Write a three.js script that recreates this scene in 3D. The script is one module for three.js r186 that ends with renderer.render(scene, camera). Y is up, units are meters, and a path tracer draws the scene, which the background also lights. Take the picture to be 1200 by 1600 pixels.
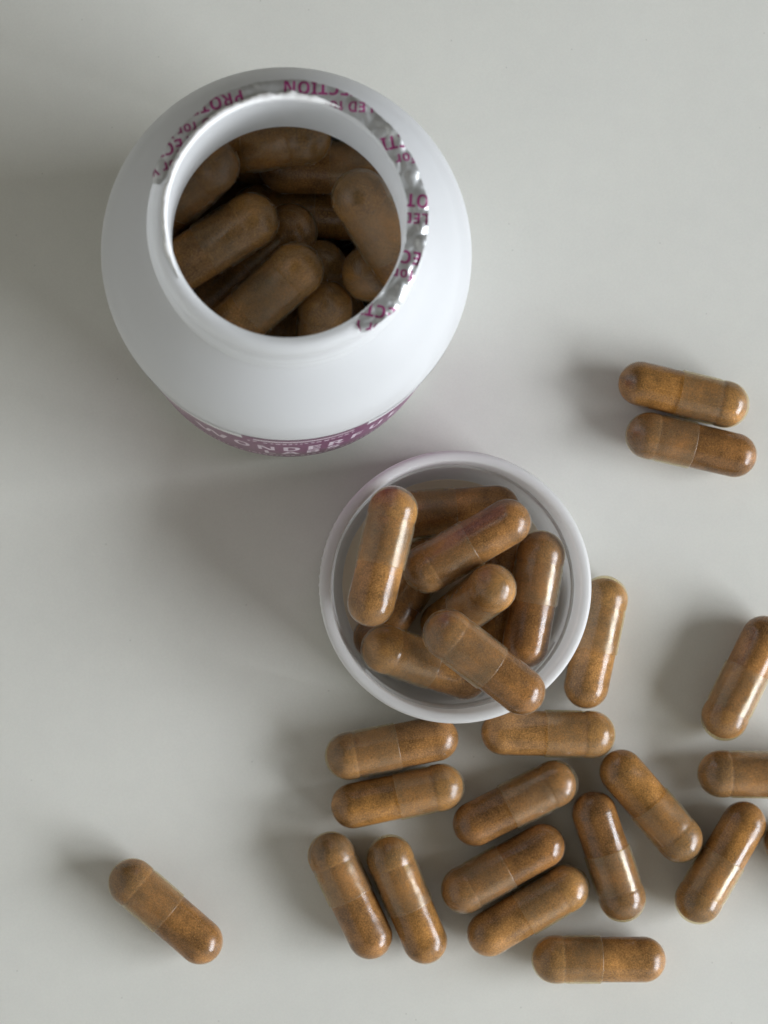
import * as THREE from 'three';
import { ImprovedNoise } from 'three/addons/math/ImprovedNoise.js';
import { RoundedBoxGeometry } from 'three/addons/geometries/RoundedBoxGeometry.js';
import { RectAreaLightUniformsLib } from 'three/addons/lights/RectAreaLightUniformsLib.js';
import { mergeGeometries } from 'three/addons/utils/BufferGeometryUtils.js';

// ---------------------------------------------------------------- camera
// A phone held about 33 cm above the table, looking almost straight down.
const MM = 0.001, FPX = 2855, H = 0.332;              // focal length in pixels of the 1200 x 1600 photograph
const scene = new THREE.Scene();
const camera = new THREE.PerspectiveCamera(2 * Math.atan(800 / FPX) * 180 / Math.PI, 0.75, 0.01, 20);
camera.position.set(0, H, 0);
camera.up.set(0, 0, -1);
camera.lookAt(0.0508 * H, 0, -0.01996 * H);
camera.focus = 0.318;
camera.userData.fStop = 40;
camera.updateMatrixWorld(true);

// ---------------------------------------------------------------- light: a two-leaf window to the right, and the dim even light of the room
const WINDOW = { intensity: 14.8, color: 0xf3f8ff, azimuth: 0.27, distance: 1.3, sill: 0.27, width: 1.16, height: 0.63 };
scene.background = new THREE.Color().setRGB(0.085, 0.077, 0.060);
const renderer = new THREE.WebGLRenderer({ antialias: true });
renderer.toneMapping = THREE.LinearToneMapping;
renderer.toneMappingExposure = 1;
renderer.shadowMap.enabled = true;
RectAreaLightUniformsLib.init();

// ---------------------------------------------------------------- helpers
function rng(seed) { let a = seed >>> 0; return () => { a = (a + 0x6D2B79F5) | 0; let t = Math.imul(a ^ (a >>> 15), 1 | a); t = (t + Math.imul(t ^ (t >>> 7), 61 | t)) ^ t; return ((t ^ (t >>> 14)) >>> 0) / 4294967296; }; }
const noise = new ImprovedNoise();
const N = (x, y, z = 0) => noise.noise(x, y, z);
const clamp = THREE.MathUtils.clamp, lerp = THREE.MathUtils.lerp;
const V = (x, y, z) => new THREE.Vector3(x, y, z);
const right = V(1, 0, 0).transformDirection(camera.matrixWorld), upv = V(0, 1, 0).transformDirection(camera.matrixWorld), fwd = V(0, 0, -1).transformDirection(camera.matrixWorld);
// a point of the photograph at a height above the table
function at(px, py, h) {
  const d = fwd.clone().addScaledVector(right, (px - 600) / FPX).addScaledVector(upv, (800 - py) / FPX);
  return camera.position.clone().addScaledVector(d, (h - H) / d.y);
}
const taken = {};
function numbered(name) { const k = taken[name] = (taken[name] ?? -1) + 1; return k ? name + '_' + String(k).padStart(3, '0') : name; }
function thing(name, label, category, group) {
  const o = new THREE.Group(); o.name = numbered(name); o.userData = { label, category }; if (group) o.userData.group = group; scene.add(o); return o;
}
function part(name, geometry, material, parent) {
  const m = new THREE.Mesh(geometry, material); m.name = name; m.castShadow = m.receiveShadow = true; parent.add(m); return m;
}
function dataTexture(w, h, f, srgb, repeat) {
  const d = new Uint8Array(w * h * 4);
  for (let y = 0; y < h; y++) for (let x = 0; x < w; x++) { const c = f(x / w, y / h, x, y), i = (y * w + x) * 4; for (let k = 0; k < 3; k++) d[i + k] = clamp(Math.round(c[k]), 0, 255); d[i + 3] = 255; }
  const t = new THREE.DataTexture(d, w, h); t.magFilter = t.minFilter = THREE.LinearFilter; t.wrapS = t.wrapT = THREE.RepeatWrapping;
  if (srgb) t.colorSpace = THREE.SRGBColorSpace; if (repeat) t.repeat.set(...repeat); t.needsUpdate = true; return t;
}
// gradient noise that wraps round the unit square with f cells a side
const hash = (x, y, s) => { let h = Math.imul(x, 374761393) ^ Math.imul(y, 668265263) ^ Math.imul(s, 2147483647 ^ 1274126177); h = Math.imul(h ^ (h >>> 13), 1274126177); h = Math.imul(h ^ (h >>> 15), 2246822519); return ((h ^ (h >>> 16)) >>> 0) / 4294967296 * 2 * Math.PI; };
function wrapNoise(u, v, f, seed) {
  const s = Math.round(seed * 1000), x = u * f, y = v * f, x0 = Math.floor(x), y0 = Math.floor(y), fx = x - x0, fy = y - y0, m = (k) => ((k % f) + f) % f;
  const q = (i, j) => { const a = hash(m(x0 + i), m(y0 + j), s); return Math.cos(a) * (fx - i) + Math.sin(a) * (fy - j); }, w = (t) => t * t * t * (t * (t * 6 - 15) + 10);
  return lerp(lerp(q(0, 0), q(1, 0), w(fx)), lerp(q(0, 1), q(1, 1), w(fx)), w(fy)) * 1.5;
}

// ---------------------------------------------------------------- table
{
  const r = rng(5);
  const map = dataTexture(1024, 1024, (u, v) => {
    const n = wrapNoise(u, v, 9, 1.1) * 1.6 + wrapNoise(u, v, 60, 2.4) * 1.2, speck = r() < 0.00012 ? -26 : 0, g = (r() - 0.5) * 3.5 + speck;
    return [217 + n + g, 216.5 + n + g, 208.5 + n * 0.8 + g];
  }, true, [4, 4]);
  const bump = dataTexture(1024, 1024, (u, v) => { const n = 128 + wrapNoise(u, v, 40, 3.3) * 60 + wrapNoise(u, v, 180, 5.2) * 50; return [n, n, n]; }, false, [4, 4]);
  const rough = dataTexture(512, 512, (u, v) => { const n = 205 + wrapNoise(u, v, 14, 8.3) * 50 + (r() - 0.5) * 14; return [n, n, n]; }, false, [3, 3]);
  const m = new THREE.MeshPhysicalMaterial({ map, bumpMap: bump, bumpScale: 0.000012, roughness: 0.62, roughnessMap: rough });
  m.name = 'white_lacquer';
  const g = new RoundedBoxGeometry(1.1, 0.03, 0.9, 4, 0.004);
  const p = g.attributes.position, uv = g.attributes.uv;
  for (let i = 0; i < p.count; i++) uv.setXY(i, p.getX(i) / 0.9, p.getZ(i) / 0.9);
  const t = new THREE.Mesh(g, m); t.name = 'table_top'; t.position.set(0.05, -0.015, 0); t.receiveShadow = t.castShadow = true;
  t.userData = { kind: 'structure', label: 'smooth off-white lacquered table top', category: 'table' }; scene.add(t);
}

// ---------------------------------------------------------------- window beside the table
{
  const W = WINDOW, w = thing('window', 'white two-leaf window lighting the table from the side', 'window');
  w.position.set(Math.cos(W.azimuth) * W.distance, W.sill, Math.sin(W.azimuth) * W.distance);
  w.lookAt(0, W.sill, 0);                               // +z looks at the table
  const frameMat = new THREE.MeshStandardMaterial({ color: 0xe8e8e4, roughness: 0.5 }), glow = new THREE.MeshStandardMaterial({ color: 0x999999, emissive: 0xeef4ff, emissiveIntensity: 1, roughness: 0.3 });
  frameMat.name = 'white_frame_paint'; glow.name = 'daylit_pane';
  const bar = 0.05, box = (a, b, c, x, y, z) => { const g = new THREE.BoxGeometry(a, b, c); g.translate(x, y, z); return g; };
  const g = [box(W.width + 2 * bar, bar, 0.05, 0, -bar / 2, 0), box(W.width + 2 * bar, bar, 0.05, 0, W.height + bar / 2, 0)];
  for (const x of [-W.width / 2 - bar / 2, 0, W.width / 2 + bar / 2]) g.push(box(bar, W.height, 0.05, x, W.height / 2, 0));
  part('frame', mergeGeometries(g), frameMat, w);
  const pw = W.width / 2 - bar / 2;
  for (const s of [-1, 1]) {
    part('pane', box(pw, W.height, 0.006, s * (pw / 2 + bar / 2), W.height / 2, 0), glow, w);
    const l = new THREE.RectAreaLight(W.color, W.intensity, pw, W.height);
    l.name = 'window_light'; l.position.set(s * (pw / 2 + bar / 2), W.height / 2, 0.03); l.rotation.y = Math.PI; w.add(l);
  }
}

// ---------------------------------------------------------------- unseen pale walls, added to bounce window light back onto the shaded side
{
  const m = new THREE.MeshStandardMaterial({ color: new THREE.Color().setRGB(0.72, 0.70, 0.65), roughness: 0.9 }); m.name = 'bounce_wall_paint';
  for (const [x, y, z, a, c, label] of [[-0.1, 0.6, 1.12, 2.6, 0.1, 'unseen plain pale wall behind the photographer, added to bounce light'], [-0.95, 0.6, 0.0, 0.1, 2.14, 'unseen plain pale wall opposite the window, added to bounce light']]) {
    const w = new THREE.Mesh(new THREE.BoxGeometry(a, 2.2, c), m); w.name = numbered('wall'); w.position.set(x, y, z); w.receiveShadow = w.castShadow = true;
    w.userData = { kind: 'structure', label, category: 'wall' }; scene.add(w);
  }
}

// ---------------------------------------------------------------- bottle
const BOTTLE = at(450, 480, 0), BR = 27.6, MOUTH = 90;
const bottle = thing('bottle', 'open white plastic supplement bottle with purple label, filled with brown capsules', 'bottle');
bottle.position.set(BOTTLE.x, 0, BOTTLE.z);
function lathe(points, segments = 128) {                  // [r, y] in millimetres
  return new THREE.LatheGeometry(points.map(([r, y]) => new THREE.Vector2(r * MM, y * MM)), segments);
}
function smoothProfile(points, n) {                      // rounded polyline: Catmull-Rom through the points
  return new THREE.CatmullRomCurve3(points.map(([r, y]) => V(r, y, 0)), false, 'centripetal').getPoints(n).map((p) => [p.x, p.y]);
}
const hdpe = new THREE.MeshPhysicalMaterial({
  color: new THREE.Color().setRGB(0.87, 0.88, 0.885), roughness: 0.9, transmission: 0.5, thickness: 0, ior: 1.5, specularIntensity: 0.35, clearcoat: 1, clearcoatRoughness: 0.34,
});                                                       // milky plastic that lets a part of the light through
hdpe.name = 'white_plastic';
{
  const outer = [[0.01, 0.9], [18, 0.9], [22, 0.2], [25.2, 0.5], [26.8, 2.2], [BR - 0.25, 4.2], [BR - 0.3, 30], [BR - 0.3, 54], [BR - 0.05, 55.5]];
  const shoulder = smoothProfile([[BR - 0.05, 55.5], [BR, 58.5], [BR - 0.15, 61.5], [BR - 1.0, 65.2], [BR - 3.0, 68.8], [BR - 5.7, 71.7], [19.8, 73.7], [18.55, 75.2], [18.1, 77.4]], 48);
  const neck = [[18.1, 77.4], [18.1, 78.2], [18.8, 78.9], [18.95, 79.5], [18.8, 80.1], [18.15, 80.8], [18.15, 83.2], [18.8, 83.9], [18.95, 84.5], [18.8, 85.1], [18.2, 85.8], [18.2, 87.6]];
  const lip = smoothProfile([[18.2, 87.6], [18.1, 88.6], [17.75, 89.4], [17.2, 89.85], [16.7, 89.95], [16.2, 89.75], [15.85, 89.2], [15.75, 88.2]], 24);
  const inside = [[15.85, 84], [16.1, 77], [16.25, 72.6], ...smoothProfile([[16.35, 71.9], [17.0, 71.2], [18.6, 70.4], [21.4, 68.8], [23.8, 66.6], [25.2, 64], [25.9, 60.5], [26, 57]], 24), [26, 30], [26, 5], [24.5, 2.6], [20, 2.0], [0.01, 2.0]];
  part('bottle_shell', lathe([...outer, ...shoulder.slice(1), ...neck, ...lip.slice(1), ...inside], 160), hdpe, bottle);
}
// printed label wrapped round the body
{
  const cw = 2048, ch = 640, c = document.createElement('canvas'); c.width = cw; c.height = ch;
  const g = c.getContext('2d'), LT = 57, LB = 4, deg = (a) => cw / 2 + a / 360 * cw, yy = (h) => (LT - h) / (LT - LB) * ch;   // front of the label = middle of the canvas
  g.fillStyle = '#eceef0'; g.fillRect(0, 0, cw, ch);
  g.fillStyle = '#72235f'; g.fillRect(deg(-78), yy(49), deg(78) - deg(-78), yy(4.6) - yy(49));
  g.fillRect(deg(-14.5), yy(56.8), deg(26.5) - deg(-14.5), yy(46) - yy(56.8));                            // raised tab over the name
  g.fillStyle = '#f1e6ef'; g.fillRect(deg(-78), yy(43.5), deg(-33) - deg(-78), 12);
  g.fillRect(deg(46), yy(43.5), deg(78) - deg(46), 12);
  g.beginPath(); g.moveTo(deg(-11), yy(52.4)); g.lineTo(deg(22), yy(53)); g.lineTo(deg(22), yy(51)); g.lineTo(deg(-11), yy(49.6)); g.fill();
  const fit = (t, x0, x1, y0, y1, weight) => {           // stretched to its box
    g.save(); g.font = weight + ' 100px sans-serif'; g.textBaseline = 'alphabetic'; g.textAlign = 'left';
    const w = g.measureText(t).width; g.translate(x0, y1); g.scale((x1 - x0) / w, (y1 - y0) / 72); g.fillText(t, 0, 0); g.restore();
  };
  const smallPrint = (a, b, top, low, seed) => {          // a line of print too small to read in the photograph
    const r = rng(seed); for (let x = deg(a); x < deg(b);) { const w = 3 + r() * 7; g.fillRect(x, yy(top) + r() * 6, w, yy(low) - yy(top) - r() * 10); x += w + (r() < 0.16 ? 12 : 3 + r() * 3); }
  };
  g.fillStyle = '#e3cfe0'; smallPrint(-13, 24, 47.2, 44.4, 9);
  g.fillStyle = '#e9d9e6'; 
  const row = [['W', -33, -20.5], ['O', -19, -12.6], ['N', -11, -3.6], ['D', -2.3, 4.9], ['E', 6.2, 12.2], ['R', 13.4, 20], ['F', 21.6, 27], ['U', 28.6, 35], ['L', 36.4, 42]];
  for (const [t, a, b] of row) fit(t, deg(a), deg(b), yy(37), yy(25.5), 'bold');
  const low = [['L', -9, -4], ['A', -2.5, 4.5], ['B', 6, 12], ['S', 13.5, 19.5]];
  for (const [t, a, b] of low) fit(t, deg(a), deg(b), yy(23), yy(14.5), 'bold');
  g.fillStyle = '#d9b9d2'; smallPrint(-40, 44, 10.6, 7.6, 21);
  const map = new THREE.CanvasTexture(c); map.colorSpace = THREE.SRGBColorSpace; map.anisotropy = 8;
  const m = new THREE.MeshPhysicalMaterial({ map, roughness: 0.3, clearcoat: 0.5, clearcoatRoughness: 0.25 }); m.name = 'printed_label';
  // an open band; u = 0.5 faces +z (the side of the camera), u grows to the right as read
  const n = 160, pos = [], nor = [], uv = [], idx = [], r0 = (BR - 0.12) * MM;
  for (let j = 0; j < 2; j++) for (let i = 0; i <= n; i++) {
    const u = i / n, a = (u - 0.5) * 2 * Math.PI; pos.push(Math.sin(a) * r0, (j ? LT - 3.2 : LB) * MM, Math.cos(a) * r0); nor.push(Math.sin(a), 0, Math.cos(a)); uv.push(u, j);
  }
  // the topmost edge follows the start of the shoulder
  for (let i = 0; i <= n; i++) { const u = i / n, a = (u - 0.5) * 2 * Math.PI; const k = (n + 1 + i) * 3; pos[k + 1] = LT * MM; pos[k] = Math.sin(a) * (BR + 0.05) * MM; pos[k + 2] = Math.cos(a) * (BR + 0.05) * MM; }
  for (let i = 0; i < n; i++) { const a = i, b = i + 1, d = i + n + 1, e = d + 1; idx.push(a, b, d, b, e, d); }
  const geo = new THREE.BufferGeometry(); geo.setAttribute('position', new THREE.Float32BufferAttribute(pos, 3)); geo.setAttribute('normal', new THREE.Float32BufferAttribute(nor, 3)); geo.setAttribute('uv', new THREE.Float32BufferAttribute(uv, 2)); geo.setIndex(idx);
  const l = part('label', geo, m, bottle); l.userData.label = 'purple wrap label with white lettering';
}
// torn foil seal left on the rim, and the white paper liner torn away with it
{
  const S = 1024, c = document.createElement('canvas'), mc = document.createElement('canvas'); c.width = c.height = mc.width = mc.height = S;
  const span = 44, px = S / span;                         // canvas covers 44 mm of the sheet
  // blocks of print on the flat sheet: middle of PROTECTION in mm from the bottle's axis, turn
  const blocks = [[-13, -14.2, -0.27], [7.0, -17.3, 0.02], [-14.9, -9.3, -0.28], [16.2, -10.6, -0.2], [14.4, -2.6, 0.06], [16.6, 5.2, 0.12], [13.2, 12.6, 0.2], [9, 18.4, 0.1], [-14, -2.6, -0.28]];
  for (const [cv, ground, ink] of [[c, '#cfd1d1', '#82235c'], [mc, '#0000ff', '#000030']]) {
    const g = cv.getContext('2d'); g.fillStyle = ground; g.fillRect(0, 0, S, S);
    g.fillStyle = ink; g.textAlign = 'center'; g.textBaseline = 'middle';
    for (const [x, z, turn] of blocks) {
      g.save(); g.translate(S / 2 + x * px, S / 2 + z * px); g.rotate(Math.PI + turn);
      g.font = 'bold ' + 2.45 * px + 'px sans-serif'; g.fillText('PROTECTION', 0, 0, 17.4 * px);
      g.font = 'bold ' + 2.0 * px + 'px sans-serif'; g.fillText('SEALED for YOUR', 0, -2.35 * px, 17.6 * px); g.restore();
    }
  }
  const map = new THREE.CanvasTexture(c); map.colorSpace = THREE.SRGBColorSpace;
  const metal = new THREE.CanvasTexture(mc);
  const r = rng(77), bump = dataTexture(512, 512, (u, v) => { const n = 128 + 90 * (1 - 2 * Math.abs(wrapNoise(u, v, 15, 6.1))) - 60 + wrapNoise(u, v, 12, 2.2) * 60; return [n, n, n]; });
  const foil = new THREE.MeshPhysicalMaterial({ map, metalnessMap: metal, metalness: 0.8, roughness: 0.42, bumpMap: bump, bumpScale: 0.00022 }); foil.name = 'printed_foil';
  const A0 = 194, A1 = 417, n = 320, rows = 9, pos = [], uv = [], idx = [];
  for (let i = 0; i <= n; i++) {
    const d = lerp(A0, A1, i / n), a = d * Math.PI / 180, end = clamp(Math.min(i, n - i) / 6, 0, 1), rag = N(d * 0.09, 3.1) * 0.5 + N(d * 0.33, 7.7) * 0.22;
    const torn = clamp((286 - d) / 14, 0, 1), crease = clamp((d - 295) / 12, 0, 1) * clamp((432 - d) / 30, 0.3, 1);                 // torn off along the liner; crumpled on the far side
    const inner = lerp(16.05, 16.75, torn) + rag * 0.35 + (1 - end) * 0.5, outer = 18.65 + rag * 0.55 + N(d * 0.045, 9.3) * 0.5 - (1 - end) * 0.5;
    for (let j = 0; j <= rows; j++) {
      const t = j / rows, rr = lerp(inner, outer, t), over = Math.max(0, rr - 17.0);
      let y = 90.1 - 0.16 * over * over + 0.03 * Math.abs(N(d * 0.3, rr * 0.8, 5.5));
      y += over * (0.10 + 0.30 * crease) * Math.abs(N(d * 0.13, rr * 0.6, 4.4)) * 2.2 + crease * 0.24 * Math.abs(N(d * 0.17, rr * 0.9, 8.8));
      const x = Math.cos(a) * rr, z = Math.sin(a) * rr;
      pos.push(x * MM, y * MM, z * MM); uv.push(0.5 + Math.cos(a) * rr / span, 0.5 - Math.sin(a) * rr / span);
    }
  }
  const w = rows + 1;
  for (let i = 0; i < n; i++) for (let j = 0; j < rows; j++) { const p = i * w + j; idx.push(p, p + 1, p + w, p + 1, p + w + 1, p + w); }
  const geo = new THREE.BufferGeometry(); geo.setAttribute('position', new THREE.Float32BufferAttribute(pos, 3)); geo.setAttribute('uv', new THREE.Float32BufferAttribute(uv, 2)); geo.setIndex(idx); geo.computeVertexNormals();
  part('foil_seal', geo, foil, bottle).userData.label = 'torn silver foil seal printed in magenta';
  // liner residue
  const paper = new THREE.MeshPhysicalMaterial({ color: new THREE.Color().setRGB(0.84, 0.84, 0.83), roughness: 0.75 }); paper.name = 'white_liner_paper';
  const B0 = 150, B1 = 296, m = 180, P = [], I = [];
  for (let i = 0; i <= m; i++) {
    const d = lerp(B0, B1, i / m), a = d * Math.PI / 180, e = clamp(Math.min(i, m - i) / 18, 0, 1), rag = N(d * 0.12, 1.4) * 0.5 + N(d * 0.5, 6.6) * 0.3;
    const ro = lerp(16.4, 16.65 + rag * 0.7, e), ri = lerp(16.3, 15.85, e), top = 90.1 + 0.4 * e + 0.12 * N(d * 0.2, 9.9);
    for (const [rr, y] of [[ri, 89.6], [ri, top - 0.22], [ri + 0.2 * e, top], [(ri + ro) / 2, top + 0.05], [ro - 0.15 * e, top], [ro, top - 0.2], [ro, 89.7]]) P.push(Math.cos(a) * rr * MM, y * MM, Math.sin(a) * rr * MM);
  }
  for (let i = 0; i < m; i++) for (let j = 0; j < 6; j++) { const p = i * 7 + j; I.push(p, p + 1, p + 7, p + 1, p + 8, p + 7); }
  const lg = new THREE.BufferGeometry(); lg.setAttribute('position', new THREE.Float32BufferAttribute(P, 3)); lg.setIndex(I); lg.computeVertexNormals();
  part('liner_residue', lg, paper, bottle);
}

// ---------------------------------------------------------------- screw cap lying upside down
const CAPH = 19, CAPC = at(713, 917, CAPH * MM), CAP_IN = 21.2, CAP_FLOOR = 2.6;
const cap = thing('screw_cap', 'white plastic screw cap lying upside down and heaped with capsules', 'cap');
cap.position.set(CAPC.x, 0, CAPC.z);
{
  const white = hdpe.clone(); white.color.setRGB(0.86, 0.86, 0.85); white.transmission = 0.52; white.clearcoatRoughness = 0.42; white.name = 'white_cap_plastic';
  const pts = [[0.01, 0.35], [19, 0.35], [20.5, 0], [22.2, 0.15], [23.0, 0.9], [23.25, 2], [23.25, 3], ...Array.from({ length: 6 }, (_, i) => [23.25, 4 + i * 2.4]), [23.35, 17], [23.5, 17.2], ...smoothProfile([[23.5, 17.4], [23.5, 18.2], [23.3, 18.75], [22.9, 19.0], [22.3, 18.98], [21.8, 18.75], [21.6, 18.3], [21.55, 17.3]], 20)];
  const g = lathe(pts, 360), p = g.attributes.position;
  for (let i = 0; i < p.count; i++) {                    // grip ribs on the outside of the skirt
    const x = p.getX(i), y = p.getY(i), z = p.getZ(i), r = Math.hypot(x, z);
    if (y > 2.5 * MM && y < 16.6 * MM && r > 22.9 * MM) { const k = 1 + Math.max(-0.35, Math.cos(Math.atan2(z, x) * 90)) * 0.009; p.setXYZ(i, x * k, y, z * k); }
  }
  g.computeVertexNormals();
  part('cap_shell', g, white, cap);
  const inner = part('inner_shell', lathe([[21.55, 17.32], [21.5, 16], [21.35, 12], [21.1, 6], [20.6, 3.9], [19.8, 2.9], [18.8, 2.55], [10, 2.3], [0.01, 2.3]], 160), white, cap);
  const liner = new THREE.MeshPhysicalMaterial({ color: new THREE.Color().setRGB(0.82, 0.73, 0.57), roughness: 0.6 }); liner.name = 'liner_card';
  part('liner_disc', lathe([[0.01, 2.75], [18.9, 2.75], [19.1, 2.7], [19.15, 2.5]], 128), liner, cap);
  const turns = new THREE.CatmullRomCurve3(Array.from({ length: 121 }, (_, i) => { const a = i / 120 * Math.PI * 2.6 + 0.5; return V(Math.cos(a) * 21.3 * MM, (8.2 + i / 120 * 5.4) * MM, Math.sin(a) * 21.3 * MM); }));
  part('thread', new THREE.TubeGeometry(turns, 240, 0.00045, 8), white, inner);
}

// ---------------------------------------------------------------- capsules
const RC = 4.3, RB = 4.07, HALF = 8.02;                  // cap radius, body radius, half the distance between the dome centres (mm)
const shellBump = dataTexture(512, 512, (u, v) => { const n = 128 + wrapNoise(u, v, 5, 2.7) * 90 + wrapNoise(u, v, 16, 6.4) * 42; return [n, n, n]; });
const shellRough = dataTexture(512, 512, (u, v) => { const n = 190 + wrapNoise(u, v, 7, 3.9) * 90 + wrapNoise(u, v, 24, 8.8) * 40; return [n, n, n]; });
const shellMat = new THREE.MeshPhysicalMaterial({ color: new THREE.Color().setRGB(0.97, 0.93, 0.85), transmission: 1, thickness: 0, ior: 1.52, roughness: 0.33, roughnessMap: shellRough, bumpMap: shellBump, bumpScale: 0.00012 });
shellMat.name = 'clear_shell';
const capMat = shellMat.clone(); capMat.color.setRGB(0.93, 0.86, 0.64); capMat.transmission = 0.95; capMat.name = 'clear_cap_shell';
function powderMat(seed, tone) {
  const r = rng(seed), map = dataTexture(512, 512, (u, v) => {
    const cloud = wrapNoise(u, v, 4, seed * 0.37) * 0.20 + wrapNoise(u, v, 9, seed * 0.71) * 0.14 + wrapNoise(u, v, 23, seed * 0.29) * 0.08, grain = wrapNoise(u, v, 61, seed * 0.13) * 0.12 + wrapNoise(u, v, 113, seed * 0.53) * 0.20 + (r() - 0.5) * 0.30;
    const k = 1 + cloud + grain, speck = wrapNoise(u, v, 128, seed * 0.91);
    let c = [147 * k, 109 * k, 67 * k];
    if (speck > 0.74) c = [205, 165, 96]; else if (speck < -0.76) c = [78, 52, 30];
    return c.map((x, i) => x * tone[i]);
  }, true);
  const bump = dataTexture(256, 256, () => { const n = 90 + r() * 80; return [n, n, n]; });
  const m = new THREE.MeshPhysicalMaterial({ map, bumpMap: bump, bumpScale: 0.00005, roughness: 0.95, specularIntensity: 0.3 }); m.name = 'brown_powder'; return m;
}
const powders = [powderMat(3, [1, 1, 1]), powderMat(14, [1.07, 1.09, 1.1]), powderMat(29, [0.93, 0.91, 0.88]), powderMat(41, [1.03, 1.03, 0.96])];
function revolve(profile, seg = 40) {                     // profile [r, y] mm; uv by angle and length along the axis
  const g = lathe(profile, seg), p = g.attributes.position, uv = g.attributes.uv;
  for (let i = 0; i < p.count; i++) uv.setY(i, p.getY(i) / MM / 26 + 0.5);
  return g;
}
const dome = (r, y, dir, n = 14, squash = 1) => Array.from({ length: n + 1 }, (_, i) => { const a = i / n * Math.PI / 2; return [Math.max(0.001, r * Math.sin(a)), y + dir * r * squash * Math.cos(a)]; });   // pole first
// the cap is the lower half (-y), the body the upper (+y) of the local axis
function capsuleGeometry(seam, fill) {
  const open = -HALF + 1.3;                               // where the body ends inside the cap
  const capProfile = [...dome(RC, -HALF, -1), [RC, -HALF + 0.6], [RC - 0.02, -HALF + 1.0], [RC - 0.1, -HALF + 1.35], [RC - 0.1, -HALF + 1.75], [RC - 0.01, -HALF + 2.1], [RC, -HALF + 3], [RC, -3], [RC, seam - 0.5], [RC, seam - 0.3], [RC, seam - 0.12], [RC - 0.02, seam - 0.05], [RC - 0.09, seam - 0.005], [RC - 0.17, seam]];
  const bodyProfile = [[RB - 0.02, open], [RB, open + 0.2], [RB, -3], [RB, 0], [RB, 4], [RB, HALF], ...dome(RB, HALF, 1).reverse()];
  const pc = RC - 0.13, pb = RB - 0.1;
  const powder = [...dome(pc, -HALF, -1, 12, fill), [pc, -HALF + 0.7], [pc - 0.04, open - 0.12], [pb, open + 0.05], [pb, -3], [pb, 0], [pb, 4], [pb, HALF], ...dome(pb, HALF, 1, 12, 0.985).reverse()];
  return { cap: revolve(capProfile), body: revolve(bodyProfile), powder: revolve(powder) };
}
const variants = [capsuleGeometry(0.5, 0.98), capsuleGeometry(1.0, 0.93), capsuleGeometry(0.1, 0.96), capsuleGeometry(1.5, 0.9)];

// A capsule is a segment between two dome centres. Those that would cut into each other or into their vessel are moved apart.
function closest(a, b, c, d) {
  const u = b.clone().sub(a), v = d.clone().sub(c), w = a.clone().sub(c), A = u.dot(u), B = u.dot(v), C = v.dot(v), D = u.dot(w), E = v.dot(w), den = A * C - B * B;
  let s = den > 1e-12 ? clamp((B * E - C * D) / den, 0, 1) : 0.5, t = clamp((B * s + E) / C, 0, 1); s = clamp((B * t - D) / A, 0, 1);
  return [s, t];
}
function settle(list, contain, rounds = 400) {
  const L = 2 * HALF * MM, R = (2 * RC + 0.05) * MM;
  const stretch = (k) => { const d = k.b.clone().sub(k.a), m = k.a.clone().add(k.b).multiplyScalar(0.5); d.setLength(L / 2); k.a.copy(m).sub(d); k.b.copy(m).add(d); };
  list.forEach(stretch);
  for (let n = 0; n < rounds; n++) {
    for (let i = 0; i < list.length; i++) for (let j = i + 1; j < list.length; j++) {
      const p = list[i], q = list[j], [s, t] = closest(p.a, p.b, q.a, q.b), P = p.a.clone().lerp(p.b, s), Q = q.a.clone().lerp(q.b, t), d = P.clone().sub(Q), l = d.length();
      if (l >= R) continue;
      if (l < 1e-7) d.set(0, 1, 0); d.setLength((R - l) * 0.5);
      const f = 2 * p.w / (p.w + q.w + 1e-9), g = 2 * q.w / (p.w + q.w + 1e-9);
      p.a.addScaledVector(d, f * (1 - s) * 1.2); p.b.addScaledVector(d, f * s * 1.2); q.a.addScaledVector(d, -g * (1 - t) * 1.2); q.b.addScaledVector(d, -g * t * 1.2);
    }
    for (const k of list) { if (!k.pin) { contain(k.a); contain(k.b); } stretch(k); }
  }
  return list;
}
let made = 0;
function build(k, group) {
  const o = thing('capsule', k.label, 'capsule', group), v = variants[(k.v ?? made) % variants.length], m = powders[(made * 7 + (made >> 2)) % powders.length];
  o.position.copy(k.a).add(k.b).multiplyScalar(0.5);
  const axis = k.b.clone().sub(k.a).normalize();
  o.quaternion.setFromUnitVectors(V(0, 1, 0), axis).multiply(new THREE.Quaternion().setFromAxisAngle(V(0, 1, 0), made * 2.399));
  part('cap_shell', v.cap, capMat, o); part('body_shell', v.body, shellMat, o); part('powder_fill', v.powder, m, o);
  made++;
}
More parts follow.
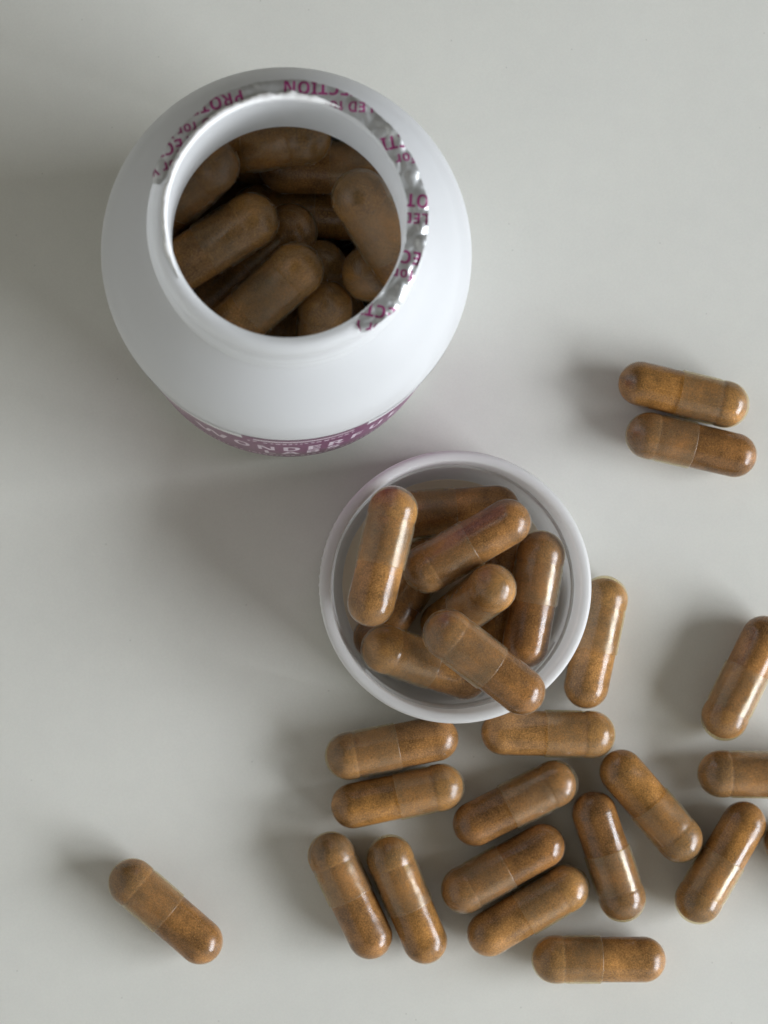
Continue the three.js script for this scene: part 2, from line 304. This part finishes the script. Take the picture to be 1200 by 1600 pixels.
// [label, cap end (pixel x, y, height mm), body end, freedom]
const entry = ([label, ax, ay, ah, bx, by, bh, w = 1, pin]) => ({ label, a: at(ax, ay, ah * MM), b: at(bx, by, bh * MM), w, pin });
const T = RC;
const onTable = [
  ['capsule lying alone on bare table, far from every other capsule', 208, 1380, T, 312, 1470, T],
  ['capsule of the far-off touching pair, the one on the bottle side', 1135, 633, T, 999, 599, T],
  ['capsule of the far-off touching pair, the one on the cap side', 1007, 679, T, 1155, 712, T],
  ['capsule standing its long side against the white cap rim', 942, 948, T, 918, 1075, T],
  ['capsule bridging the cap edge and the upright neighbour, touching both', 935, 1156, T, 792, 1144, T],
  ['capsule just outside the cap, the cap-side one of two stacked side by side', 546, 1181, T, 681, 1157, T],
  ['capsule with clear end band, second from cap in its side by side pair', 689, 1227, T, 551, 1259, T],
  ['slanted capsule first in a ladder of three parallel ones', 865, 1224, T, 744, 1286, T],
  ['slanted capsule in the middle of a ladder of three parallel ones', 726, 1390, T, 848, 1322, T],
  ['slanted capsule last in a ladder of three parallel ones', 883, 1389, T, 766, 1458, T],
  ['outer capsule of the leaning pair, on the lone capsule side', 517, 1335, T, 579, 1465, T],
  ['inner capsule of the leaning pair, beside the ladder of three', 609, 1341, T, 664, 1471, T],
  ['capsule whose end tucks behind the one bridging the cap edge', 1060, 1304, T, 966, 1199, T],
  ['capsule leaning between the ladder of three and a slanted one', 973, 1405, T, 929, 1268, T],
  ['capsule lying level at the bottom of the pile, apart from the others', 870, 1499, T, 1003, 1499, T],
  ['upright capsule with bright streak standing over the level one at the edge', 1129, 1127, T, 1196, 990, T],
  ['level capsule between two slanted ones at the table side, cut by the picture edge', 1128, 1209, T, 1262, 1212, T],
  ['slanted capsule with a long bright streak under the cut-off level one', 1087, 1402, T, 1160, 1287, T],
  ['capsule almost wholly out of the picture, only its dome tip showing', 1231, 1318, T, 1330, 1400, T],
].map(entry);
settle(onTable, (p) => { p.y = RC * MM; }, 120);
for (const k of onTable) build(k, 'capsules scattered on the table');

const inCap = [
  ['capsule leaning upright against the cap wall on the bottle side', 614, 798, 22, 580, 942, 23, 0.2, true],
  ['shaded capsule on the cap floor against the far wall', 645, 810, 7, 775, 803, 7],
  ['slanting capsule lying across the heap in the cap, dome lit', 668, 891, 16.5, 795, 817, 19, 0.3],
  ['steep capsule in the middle of the cap with only its dome showing', 757, 914, 19.5, 682, 962, 8.5],
  ['capsule on top of the heap, its end over the cap rim', 697, 989, 25.5, 818, 1082, 23.6, 0.05, true],
  ['upright capsule against the cap wall beside the table pile', 844, 873, 14, 828, 1007, 14, 0.4],
  ['level capsule low in the cap with clear end band', 603, 1028, 13, 712, 1055, 10.5, 0.5],
  ['dark capsule at the cap floor under the leaning one', 640, 925, 7.2, 596, 985, 7.2],
  ['dark capsule at the cap floor behind the steep one', 794, 880, 7.2, 772, 990, 7.2],
].map(entry);
const cc = cap.position;
settle(inCap, (p) => {
  const lo = (CAP_FLOOR + RC + 0.1) * MM; if (p.y < lo) p.y = lo;
  const dx = p.x - cc.x, dz = p.z - cc.z, r = Math.hypot(dx, dz), top = p.y > 21 * MM ? 0.0205 : (CAP_IN - 0.7 - RC) * MM;
  if (r > top) { p.x = cc.x + dx * top / r; p.z = cc.z + dz * top / r; }
});
for (const k of inCap) build(k, 'capsules heaped in the cap');

const inBottle = [
  ['capsule at the back of the bottle mouth, lying across the opening', 469, 217, 60, 320, 248, 56],
  ['capsule in the bottle, its end beside the foil tip', 325, 272, 60, 195, 352, 54],
  ['large near capsule in the bottle reaching in from the shadow side', 376, 337, 58, 245, 400, 56],
  ['capsule standing high in the bottle against the foil side of the neck', 568, 318, 66, 642, 440, 60],
  ['shaded capsule in the bottle below the one lying across', 600, 240, 50, 472, 266, 48],
  ['darkest capsule in the middle of the bottle, deep in the gap', 431, 313, 42, 557, 362, 40],
  ['capsule in the bottle half covered by the lit front one', 451, 371, 46, 352, 455, 44],
  ['lit front capsule in the bottle with a scuffed dome', 462, 433, 56, 350, 524, 52],
  ['capsule dome peeping between the lit front one and the foil side', 497, 414, 42, 530, 470, 30],
  ['capsule in the bottle under the high standing one', 566, 436, 52, 585, 380, 38],
  ['capsule dome at the front of the bottle mouth', 513, 495, 50, 500, 590, 44],
  ['sliver of capsule low between two front ones in the bottle', 470, 520, 38, 400, 470, 30],
  ['capsule buried low in the bottle on the shadow side', 300, 420, 38, 380, 330, 34],
  ['capsule buried low in the bottle on the foil side', 560, 300, 36, 600, 420, 34],
  ['capsule buried low in the bottle at the back', 380, 260, 42, 480, 300, 34],
  ['capsule buried low in the bottle across the middle', 420, 420, 30, 540, 440, 26],
].map(entry);
const bc = bottle.position;
settle(inBottle, (p) => {
  const lo = (2.2 + RC) * MM; if (p.y < lo) p.y = lo; if (p.y > 0.068) p.y = 0.068;
  const dx = p.x - bc.x, dz = p.z - bc.z, r = Math.hypot(dx, dz), y = p.y / MM, wall = y < 58 ? 26 : lerp(26, 21, clamp((y - 58) / 12, 0, 1)), top = (wall - RC - 0.2) * MM;
  if (r > top) { p.x = bc.x + dx * top / r; p.z = bc.z + dz * top / r; }
});
for (const k of inBottle) build(k, 'capsules inside the bottle');
// the layers beneath, dimly seen through the gaps
{
  const r = rng(11), deep = [];
  for (let n = 0; n < 26; n++) { const a = r() * 6.283, q = Math.sqrt(r()) * 17, y = 8 + (n / 26) * 22, d = r() * 6.283; const c = V(bc.x + Math.cos(a) * q * MM, y * MM, bc.z + Math.sin(a) * q * MM), e = V(Math.cos(d), (r() - 0.5) * 0.5, Math.sin(d)).setLength(HALF * MM); deep.push({ label: 'capsule in the dark lower layers of the bottle, below the visible ones', a: c.clone().sub(e), b: c.clone().add(e), w: 1 }); }
  for (const k of inBottle) deep.push({ ...k, w: 0, pin: true });
  settle(deep, (p) => { const lo = (2.2 + RC) * MM; if (p.y < lo) p.y = lo; if (p.y > 0.034) p.y = 0.034; const dx = p.x - bc.x, dz = p.z - bc.z, q = Math.hypot(dx, dz), top = (26 - RC - 0.2) * MM; if (q > top) { p.x = bc.x + dx * top / q; p.z = bc.z + dz * top / q; } }, 500);
  for (const k of deep) if (!k.pin) build(k, 'capsules in the lower layers of the bottle');
}

renderer.render(scene, camera);
